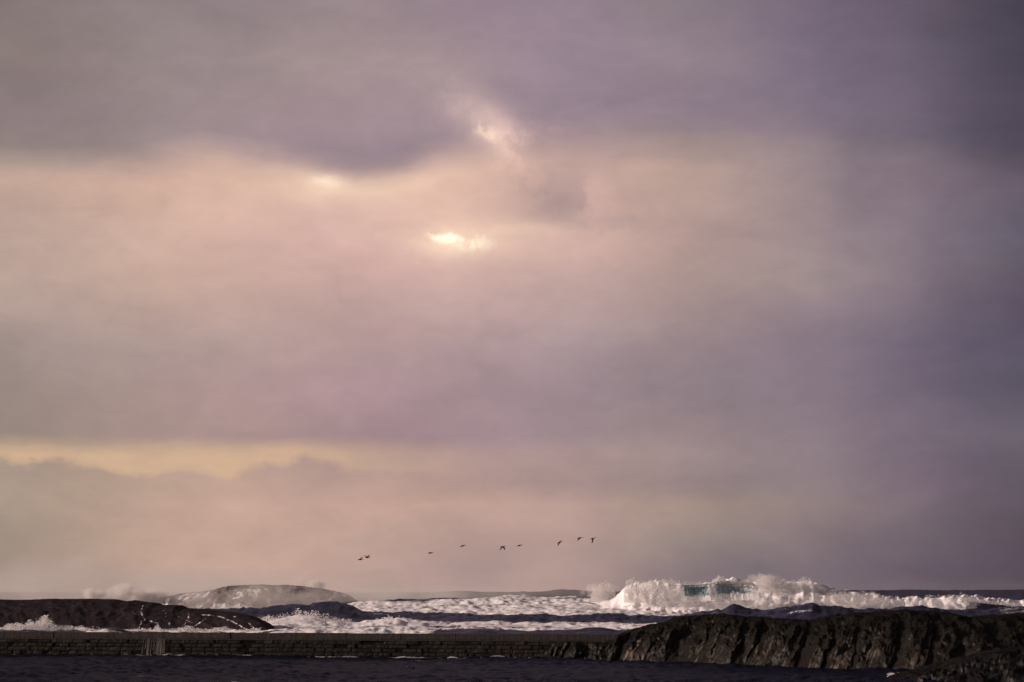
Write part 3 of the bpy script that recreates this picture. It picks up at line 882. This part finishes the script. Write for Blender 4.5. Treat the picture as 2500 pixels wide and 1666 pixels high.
# water that has come over the wall pouring off the ledge
s0, s1 = s_of(357), s_of(411)
V, F = [], []
def strand(sx, y, ztop, zbot, w, lean):
    n = 7
    b = len(V)
    for i in range(n):
        t = i / (n - 1)
        zz = ztop + (zbot - ztop) * t
        ww = w * (0.6 + 0.9 * t) * random.uniform(0.7, 1.3)
        cx = sx + lean * t + random.uniform(-0.02, 0.02)
        yy = y - 0.22 * math.sqrt(t)
        for k in range(4):
            a = k * math.pi / 2
            V.append((cx + ww * math.cos(a), yy + ww * math.sin(a), zz))
    for i in range(n - 1):
        for k in range(4):
            F.append((b + i * 4 + k, b + i * 4 + (k + 1) % 4, b + (i + 1) * 4 + (k + 1) % 4, b + (i + 1) * 4 + k))
for k in range(30):
    sx = random.uniform(s0, s1)
    strand(sx, -0.40, Z_ST + 0.16, random.choice([0.0, 0.0, 0.0, 0.5, 1.0]), random.uniform(0.008, 0.022), random.uniform(-0.16, 0.05) - 0.12)
me = bpy.data.meshes.new('water_overflow')
me.from_pydata([tuple((np.array([pA[0], pA[1]]) + tw * v[0] - nw * v[1]).tolist()) + (v[2],) for v in V], [], F)
me.materials.append(M['fall'])
setp(link('water_overflow', me), 'thin white strands of water pouring off the breakwater ledge', kind='stuff')

# ================================================================== breaking wave faces
def wave_face(name, label, X0, X1, ytop, ybase, d, seed, foam_top, fleck):
    Xs = np.linspace(X0, X1, 90)
    v = np.linspace(0, 1, 44)[:, None]
    u = (Xs - X0) / (X1 - X0)
    ztop = zat(interp(ytop, Xs), d)
    zb = zat(ybase, d)
    bow = 5.0 * (1 - (2 * u - 1) ** 2)[None]              # the middle of the face is hollowed away from the camera
    # hollow face up to v = .8, then the lip thrown forward
    z = np.where(v < 0.82, zb + (ztop - zb)[None] * np.sin(v / 0.82 * math.pi / 2) ** 0.9, ztop[None] - 2.2 * (v - 0.82) / 0.18 * (0.35 + 0.65 * np.abs(fbm(u * 9 + seed, 0 * u, 0.4, o=3)))[None])
    y = d - 9.0 * (1 - np.clip(v / 0.7, 0, 1)) ** 1.6 + bow - np.where(v > 0.7, 3.6 * ((v - 0.7) / 0.3) ** 1.2, 0.0)
    x = np.broadcast_to(xat(Xs, d), z.shape)
    r = fbm(x / 1.6, z / 6.0, seed, o=3)
    y = y + 0.5 * r
    z = z + 0.25 * fbm(x / 1.2, v * 4, seed + 3, o=2)
    f = 0.14 + fleck * u[None] + foam_top * sstep(v, 0.72, 0.95) + 0.8 * sstep(1 - v, 0.74, 0.95) + 0 * x
    f = np.maximum(f, 0.85 * sstep(np.abs(2 * u - 1), 0.30, 1.0)[None] + 0 * x) + 0.22 * fbm(x / 0.9, z / 1.4, seed + 9, o=3)
    o = link(name, grid_mesh(name, np.stack([x, y, z], -1), M['face'], {'foam': f}))
    setp(o, label, 'wave', 'breaking wave faces')
    return o
wave_face('breaking_wave', 'smooth turquoise wave face just left of the tallest white crest', 1658, 1738, [(1640, 1432), (1668, 1429), (1700, 1428.5), (1728, 1425), (1745, 1420)], 1468, 1268.0, 1.5, 0.45, 0.0)
wave_face('breaking_wave', 'foam flecked turquoise wave face under the tallest white crest', 1730, 1848, [(1725, 1426), (1750, 1420), (1790, 1421), (1830, 1427), (1850, 1434)], 1466, 1262.0, 6.5, 0.7, 0.55)

# ================================================================== spray
OCT = np.array([(0, 0, 1.1), (0.94, 0, -0.5), (-0.47, 0.82, -0.5), (-0.47, -0.82, -0.5)], float)
OCF = np.array([(0, 1, 2), (0, 2, 3), (0, 3, 1), (1, 3, 2)])
def drops(name, label, pts, sizes, mat=None):
    n = len(pts)
    a = rng.uniform(0, 2 * math.pi, n)
    c, s = np.cos(a), np.sin(a)
    st = rng.uniform(0.7, 1.4, (n, 3))
    B = OCT[None] * st[:, None]
    Bx = B[..., 0] * c[:, None] - B[..., 2] * s[:, None]
    Bz = B[..., 0] * s[:, None] + B[..., 2] * c[:, None]
    V = np.stack([Bx, B[..., 1], Bz], -1) * sizes[:, None, None] + pts[:, None]
    F = (np.arange(n) * 4)[:, None, None] + OCF[None]
    me = bpy.data.meshes.new(name)
    raw_mesh(me, V.reshape(-1, 3), F.reshape(-1, 3), True)
    me.materials.append(mat or M['spray'])
    o = link(name, me)
    setp(o, label, kind='stuff')
    return o

def bank(top, base, d, depth, n, r=(0.10, 0.24), cell=5.0, tall=1.0, thr=0.0, pw=1.0, over=0.12, lean=0.0, seed=0.0):
    """drops filling the air between a base line and a ragged top line (photograph columns), thick at the foot, torn into clumps"""
    Xa, Xb = top[0][0], top[-1][0]
    out = np.zeros((0, 3)); k = 0
    while len(out) < n and k < 12:
        m = n * 3
        Xs = rng.uniform(Xa, Xb, m)
        dd = d + depth * rng.uniform(-0.5, 0.5, m)
        zt = zat(interp(top, Xs), d); zb = zat(interp(base, Xs), d)
        zt = zb + (zt - zb) * (1.0 + 0.17 * fbm(Xs / 10.0 + seed * 3.0, 0 * Xs, 0.6, o=2))
        h = rng.uniform(0, 1 + over, m) ** pw
        z = zb + (zt - zb) * h
        x = xat(Xs, d) + lean * h * (zt - zb)
        hgt = np.maximum(zt - zb, 0)
        keep = rng.uniform(0, 1, m) < hgt / max(hgt.max(), 1e-6)
        nz = fbm(x / cell + seed, dd / cell, z / (cell * tall), o=4, gain=0.6)
        keep &= nz > thr + 0.75 * sstep(h, 0.55, 1.0 + over) - 0.55
        out = np.concatenate([out, np.stack([x, dd, z], -1)[keep]])
        k += 1
    out = out[:n]
    return out, rng.uniform(r[0], r[1], len(out)) * rng.uniform(0.6, 1.0, len(out))

def puff(X, Y, sx, sy, d, n, r=(0.12, 0.3), cell=3.0, thr=-0.1, seed=0.0, skew=0.0):
    """one soft ball of spray"""
    m = n * 4
    g = rng.normal(size=(m, 3))
    g /= np.maximum(np.linalg.norm(g, axis=1), 1e-6)[:, None]
    rad = rng.uniform(0, 1, m) ** 0.45 * (1 + 0.25 * rng.normal(size=m).clip(-1, 2))
    p = g * rad[:, None]
    s = d / FPX
    x = xat(X, d) + (p[:, 0] * sx + skew * p[:, 2] * sy) * s
    z = zat(Y, d) + p[:, 2] * sy * s
    y = d + p[:, 1] * 0.5 * (sx + sy) * s
    nz = fbm(x / cell + seed, y / cell, z / cell, o=3)
    k = nz > thr + 0.5 * sstep(rad, 0.6, 1.3) - 0.2
    P = np.stack([x, y, z], -1)[k][:n]
    return P, rng.uniform(r[0], r[1], len(P))

def join(*bs):
    return np.concatenate([b[0] for b in bs]), np.concatenate([b[1] for b in bs])

flat = lambda Y: [(-2000, Y), (4000, Y)]
# the great breaker: crest spray and the boiling front
T1 = [(1522,1446),(1530,1424),(1540,1420),(1556,1421),(1566,1432),(1578,1422),(1592,1419),(1606,1424),(1622,1421),(1640,1423),(1660,1428),(1675,1434),(1690,1446)]
B1 = bank(T1, flat(1472), 1276, 16, 13000, cell=3.0, tall=1.8, thr=0.12, seed=1)
T2 = [(1600,1452),(1615,1444),(1640,1440),(1665,1444),(1676,1452),(1690,1458),(1705,1452),(1722,1450),(1735,1450),(1760,1456),(1800,1458),(1850,1455),(1900,1452)]
B2 = bank(T2, flat(1488), 1250, 14, 5000, cell=3.0, tall=1.5, thr=0.12, seed=2)
T3 = [(1722,1444),(1730,1428),(1740,1415),(1752,1410),(1764,1412),(1772,1424),(1778,1416),(1788,1413),(1800,1420),(1816,1417),(1830,1420),(1842,1428)]
B3 = bank(T3, [(1720, 1452), (1736, 1434), (1842, 1432)], 1268, 10, 15000, r=(0.08, 0.19), cell=2.4, tall=1.3, thr=0.10, seed=3)
T4 = [(1836,1432),(1845,1414),(1852,1407),(1866,1408),(1880,1413),(1896,1416),(1910,1418),(1925,1422),(1940,1420),(1955,1417),(1966,1413),(1978,1418),(1992,1427),(2012,1436)]
B4 = bank(T4, flat(1444), 1290, 12, 13000, r=(0.08, 0.2), cell=2.8, tall=1.3, thr=0.10, seed=4)
B4b = bank([(1836,1450),(1870,1442),(1910,1446),(1960,1448),(2000,1452)], flat(1490), 1262, 16, 5000, cell=3.0, tall=1.4, thr=0.15, seed=14)
T5 = [(1990,1470),(2010,1456),(2030,1448),(2050,1446),(2075,1450),(2095,1452),(2110,1448),(2130,1451),(2150,1456),(2165,1462)]
B5 = bank(T5, flat(1494), 1272, 16, 9000, cell=3.0, thr=0.10, seed=5)
T6 = [(2150,1466),(2185,1460),(2220,1462),(2260,1458),(2300,1458),(2330,1456),(2346,1452),(2362,1454),(2380,1462),(2420,1468),(2455,1469),(2500,1474),(2600,1476)]
B6 = bank(T6, [(2150, 1492), (2340, 1490), (2366, 1468), (2400, 1474), (2450, 1478), (2500, 1490), (2600, 1492)], 1280, 14, 9000, cell=2.6, thr=0.15, seed=6)
P, S = join(B1, B2, B3, B4, B4b, B5, B6)
drops('breaker_spray', 'white spray thrown off the great breaking wave at the right', P, S)
# lone burst left of the breaker
P, S = join(bank([(1440,1458),(1452,1448),(1462,1434),(1474,1430),(1486,1432),(1496,1446),(1505,1458)], flat(1468), 1320, 12, 7000, r=(0.07, 0.18), cell=3.5, thr=0.05, over=0.3, seed=8),
            bank([(1205,1463),(1216,1459),(1232,1454),(1250,1453),(1262,1458),(1275,1454),(1290,1457),(1320,1462)], flat(1474), 1345, 14, 6000, r=(0.08, 0.2), cell=4, thr=0.05, seed=9))
drops('spray_burst', 'soft white burst of spray standing left of the great breaker', P, S)

# blown mist: soft bodies of fine spray in the air
def unit_ball():
    import bmesh
    bm = bmesh.new()
    bmesh.ops.create_icosphere(bm, subdivisions=3, radius=1.0)
    me = bpy.data.meshes.new('mist')
    bm.to_mesh(me); bm.free()
    me.materials.append(M['mist'])
    return me
BALL = unit_ball()
def mist(name, label, X, Y, d, sx, sy, sdep, thick, grain, tilt=0.0):
    o = link(name, BALL)
    o.location = (float(xat(X, d)), d, float(zat(Y, d)))
    k = d / FPX
    o.scale = (sx * k, sdep, sy * k)
    o.rotation_euler = (0, tilt, 0)
    o['thickness'] = thick
    o['grain'] = grain
    setp(o, label, kind='stuff')
mist('mist_bank', 'wide bank of sunlit spray mist hiding the horizon on the left', 330, 1448, 2150, 860, 84, 420, 0.0065, 0.014)
mist('mist_veil', 'thin warm mist drifting in front of the far skerry', 640, 1470, 1415, 440, 60, 30, 0.034, 0.05)
mist('mist_veil', 'warm mist lying over the white water right of the far skerry', 960, 1462, 1420, 330, 30, 40, 0.022, 0.04)
mist('mist_veil', 'pale haze of spray veiling the far swells in the middle distance', 1060, 1449, 2500, 420, 26, 200, 0.006, 0.02)
mist('mist_veil', 'tall faint glow of mist rising right of the far skerry', 880, 1418, 1600, 190, 90, 40, 0.014, 0.02)
mist('mist_veil', 'tall faint glow of mist rising behind the dark islet', 170, 1420, 1700, 220, 90, 40, 0.014, 0.02)
mist('mist_veil', 'tall faint glow of mist left of the lone spray burst', 1350, 1428, 1600, 150, 70, 36, 0.012, 0.02)
mist('mist_puff', 'small bright puff of spray behind the right shoulder of the far skerry', 771, 1431, 1535, 30, 20, 6, 0.9, 0.6)
mist('mist_puff', 'faint wider puff of spray behind the top of the far skerry', 737, 1426, 1545, 40, 24, 6, 0.30, 0.5, -0.3)
mist('mist_puff', 'leftmost cream puff of spray behind the dark islet', 230, 1452, 900, 34, 20, 6, 0.75, 0.40)
mist('mist_puff', 'tallest cream puff of spray behind the dark islet', 296, 1449, 900, 46, 28, 7, 0.65, 0.40, -0.35)
mist('mist_puff', 'rightmost and widest cream puff of spray behind the dark islet', 367, 1458, 905, 56, 28, 7, 0.75, 0.40, -0.2)
mist('mist_puff', 'soft halo of mist round the lone spray burst', 1466, 1446, 1322, 58, 28, 7, 0.20, 0.25)
mist('mist_puff', 'soft mist blowing off the left shoulder of the great breaker', 1600, 1436, 1282, 90, 26, 7, 0.08, 0.25)
mist('mist_puff', 'pale mist blown off the crest between the turquoise faces', 1690, 1428, 1290, 60, 14, 6, 0.12, 0.25)
mist('mist_puff', 'soft mist over the highest crest of the great breaker', 1866, 1418, 1292, 60, 22, 6, 0.22, 0.25)
mist('mist_puff', 'pale mist in front of the low right end of the great breaker', 2070, 1464, 1258, 130, 26, 6, 0.05, 0.2)
mist('mist_puff', 'pale mist rolling at the foot of the great breaker', 1760, 1478, 1235, 240, 22, 7, 0.04, 0.18)
mist('mist_puff', 'mist hanging over the surf right of the dark islet', 700, 1520, 850, 130, 22, 6, 0.06, 0.3)

# surf at the foot of the dark islet
S1 = bank([(-60,1535),(0,1534),(30,1527),(50,1521),(66,1526),(84,1514),(96,1518),(105,1512),(117,1505),(125,1512),(138,1528),(165,1529),(200,1531),(225,1534),(250,1540)], flat(1546), 756, 8, 8500, r=(0.07, 0.2), cell=2.0, thr=-0.05, over=0.15, seed=12)
S2 = bank([(190,1538),(203,1526),(212,1533),(240,1537),(300,1537),(320,1535),(350,1533),(380,1537),(390,1522),(398,1536),(430,1533),(465,1529),(500,1536),(545,1531),(580,1538),(640,1532)], flat(1546), 748, 8, 5200, r=(0.06, 0.18), cell=2.2, thr=0.05, seed=13)
P, S = join(S1, S2)
drops('islet_surf', 'white surf breaking along the foot of the dark islet behind the wall', P, S)
# surf between the islet and the middle of the wall
P, S = join(bank([(585,1530),(620,1520),(660,1512),(700,1507),(725,1500),(745,1504),(770,1499),(790,1507),(830,1518),(900,1520),(940,1514),(968,1509),(985,1516),(1040,1524)], flat(1540), 852, 14, 10000, r=(0.08, 0.24), cell=4.0, thr=0.10, over=0.3, seed=15),
            bank([(960,1536),(1000,1531),(1030,1536)], flat(1545), 780, 5, 800, r=(0.08, 0.2), cell=2.0, seed=16))
drops('mid_surf', 'torn cream white surf right of the dark islet above the wall', P, S)
P, S = join(puff(2076, 1509, 15, 6, 640, 700, r=(0.05, 0.14), cell=1.5, seed=9), puff(2480, 1509, 14, 4, 620, 400, r=(0.05, 0.13), cell=1.5, seed=19))
drops('headland_spray', 'small splash of white spray just behind the headland ridge', P, S)
P, S = join(bank([(2155,1652),(2165,1646),(2176,1641),(2188,1640),(2196,1648),(2210,1652)], flat(1656), 365, 2.5, 900, r=(0.03, 0.09), cell=0.9, thr=0.05, seed=20))
drops('shore_wash', 'patch of white wash beside the corner boulders', P, S)

# ================================================================== birds
def bird(name, label, X, Y, d, near, far, pitch=0.12, yaw=0.0, k=1.18, group='birds flying over the sea'):
    """body lofted from bill to tail with wings grown out of its sides; near / far = wing tip offsets (x ahead, y out, z up)"""
    st = [(-0.44, 0.012, 0.004, 0.0), (-0.38, 0.075, 0.012, 0.0), (-0.26, 0.050, 0.035, 0.0), (-0.12, 0.085, 0.080, 0.0), (0.02, 0.098, 0.098, -0.004), (0.13, 0.075, 0.075, 0.0),
          (0.20, 0.042, 0.042, 0.012), (0.30, 0.032, 0.032, 0.02), (0.36, 0.036, 0.038, 0.026), (0.41, 0.030, 0.033, 0.026), (0.44, 0.014, 0.014, 0.022), (0.50, 0.004, 0.005, 0.014)]
    V, F = [], []
    m = 10
    for (x, ry, rz, cz) in st:
        for j in range(m):
            a = 2 * math.pi * j / m
            V.append((x, ry * math.cos(a), cz + rz * math.sin(a)))
    for i in range(len(st) - 1):
        for j in range(m):
            F.append((i * m + j, i * m + (j + 1) % m, (i + 1) * m + (j + 1) % m, (i + 1) * m + j))
    F.append(tuple(range(m))[::-1]); F.append(tuple((len(st) - 1) * m + j for j in range(m)))
    for side, tip in ((-1, near), (1, far)):
        tip = Vector((tip[0], side * tip[1], tip[2]))
        root = Vector((0.03, side * 0.05, 0.045))
        wrist = root.lerp(tip, 0.45) + Vector((0.07, 0, 0.03))
        secs = [(root, 0.24, 0.035), (root.lerp(wrist, 0.55), 0.22, 0.028), (wrist, 0.21, 0.022), (wrist.lerp(tip, 0.5), 0.17, 0.014), (wrist.lerp(tip, 0.82), 0.11, 0.010), (tip, 0.025, 0.004)]
        b = len(V)
        for c, ch, th in secs:
            ax = (tip - root).normalized()
            nrm = ax.cross(Vector((1, 0, 0)))
            nrm = (nrm if nrm.length > 1e-3 else Vector((0, 0, 1))).normalized()
            for (fx, ft) in ((0.35, 0.0), (0.1, 1.0), (-0.65, 0.15), (0.1, -0.8)):
                V.append(tuple(c + Vector((ch * fx, 0, 0)) + nrm * th * ft))
        for i in range(len(secs) - 1):
            for j in range(4):
                F.append((b + i * 4 + j, b + i * 4 + (j + 1) % 4, b + (i + 1) * 4 + (j + 1) % 4, b + (i + 1) * 4 + j))
        F.append((b, b + 1, b + 2, b + 3))
        e = b + (len(secs) - 1) * 4
        F.append((e + 3, e + 2, e + 1, e))
    me = bpy.data.meshes.new(name)
    me.from_pydata(V, [], F)
    me.materials.append(M['bird'])
    o = link(name, me)
    o.location = (float(xat(X, d)), d, float(zat(Y, d)))
    o.rotation_euler = (0, -pitch, yaw)
    o.scale = (k, k, k)
    return setp(o, label, 'bird', group)
BD = 450.0
bird('flying_bird', 'leftmost and lowest of the flying birds, wing raised forward', 880.4, 1367, BD, (0.32, 0.30, 0.32), (0.15, 0.50, 0.18), 0.03, 0.1)
bird('flying_bird', 'flying bird with both wings raised in a V, second from left', 898, 1362, BD + 4, (-0.48, 0.25, 0.33), (0.26, 0.40, 0.34), 0.08)
bird('flying_bird', 'third flying bird from left, wings level, alone below its neighbours', 1051, 1351, BD - 3, (-0.36, 0.55, -0.04), (0.05, 0.55, 0.10), 0.05)
bird('flying_bird', 'fourth flying bird from left, slim and gliding nose up', 1129, 1334, BD + 6, (-0.20, 0.60, -0.03), (0.38, 0.40, 0.10), 0.16)
bird('flying_bird', 'fifth flying bird from left, both wings pressed down in an arch', 1227, 1336, BD - 5, (-0.42, 0.25, -0.42), (0.28, 0.30, -0.46), 0.12)
bird('flying_bird', 'sixth flying bird from left, slim silhouette with wings level', 1268, 1333, BD + 2, (-0.34, 0.55, -0.07), (-0.05, 0.60, 0.06), 0.18)
bird('flying_bird', 'third flying bird from right, banking with one wing down', 1365.5, 1325.5, BD + 1, (-0.36, 0.30, -0.40), (0.36, 0.45, 0.22), 0.28)
bird('flying_bird', 'second flying bird from right, near wing swept down and back', 1414.6, 1315, BD - 2, (-0.34, 0.32, -0.36), (-0.05, 0.5, 0.12), 0.10)
bird('flying_bird', 'rightmost flying bird with near wing hanging straight down', 1446.5, 1316, BD + 3, (-0.22, 0.25, -0.62), (0.05, 0.45, -0.08), 0.20)

def duck(label, X, Y, flip, white_head):
    d = float(dsea(Y))
    root = empty('floating_bird', (float(xat(X, d)), d, 0.0))
    root.rotation_euler = (0, 0, math.pi if flip else 0.0)
    V, F = [], []
    st = [(-0.30, 0.01, 0.01, 0.16), (-0.24, 0.07, 0.04, 0.14), (-0.12, 0.13, 0.10, 0.10), (0.02, 0.14, 0.12, 0.09), (0.13, 0.10, 0.10, 0.10), (0.19, 0.055, 0.08, 0.16), (0.21, 0.05, 0.06, 0.24), (0.23, 0.055, 0.055, 0.30), (0.28, 0.045, 0.045, 0.31), (0.33, 0.02, 0.018, 0.30), (0.39, 0.008, 0.006, 0.285)]
    m = 10
    for (x, ry, rz, cz) in st:
        for j in range(m):
            a = 2 * math.pi * j / m
            V.append((x, ry * math.cos(a), cz + rz * math.sin(a)))
    for i in range(len(st) - 1):
        for j in range(m):
            F.append((i * m + j, i * m + (j + 1) % m, (i + 1) * m + (j + 1) % m, (i + 1) * m + j))
    F.append(tuple(range(m))[::-1]); F.append(tuple((len(st) - 1) * m + j for j in range(m)))
    me = bpy.data.meshes.new('body')
    me.from_pydata(V, [], F)
    me.materials.append(M['bird']); me.materials.append(M['bird_white'])
    for p in me.polygons:
        c = p.center
        p.material_index = 1 if (white_head and c.z > 0.15 and c.x < 0.05 and c.x > -0.2) else 0
        p.use_smooth = True
    link('body', me, root)
    setp(root, label, 'bird', 'birds resting on the harbour water')
duck('dark floating bird with a pale back on the harbour water, left of the pair', 994, 1629.5, True, True)
duck('small dark floating bird on the harbour water, right of the pair', 1011, 1630.0, False, False)

# ================================================================== haze
def haze():
    me = bpy.data.meshes.new('haze')
    x0, x1, y0, y1, z0, z1 = -9000.0, 9000.0, -400.0, 16500.0, -40.0, 46.0
    me.from_pydata([(x0, y0, z0), (x1, y0, z0), (x1, y1, z0), (x0, y1, z0), (x0, y0, z1), (x1, y0, z1), (x1, y1, z1), (x0, y1, z1)], [],
                   [(0, 3, 2, 1), (4, 5, 6, 7), (0, 1, 5, 4), (1, 2, 6, 5), (2, 3, 7, 6), (3, 0, 4, 7)])
    m, t, out = new_mat('salt_haze')
    v = t.new('ShaderNodeVolumePrincipled')
    v.inputs['Color'].default_value = (0.93, 0.86, 0.82, 1)
    v.inputs['Density'].default_value = HAZE_DENSITY
    v.inputs['Anisotropy'].default_value = 0.3
    t.l.new(v.outputs[0], out.inputs['Volume'])
    me.materials.append(m)
    setp(link('haze', me), kind='stuff')
HAZE_DENSITY = 1.1e-5
haze()
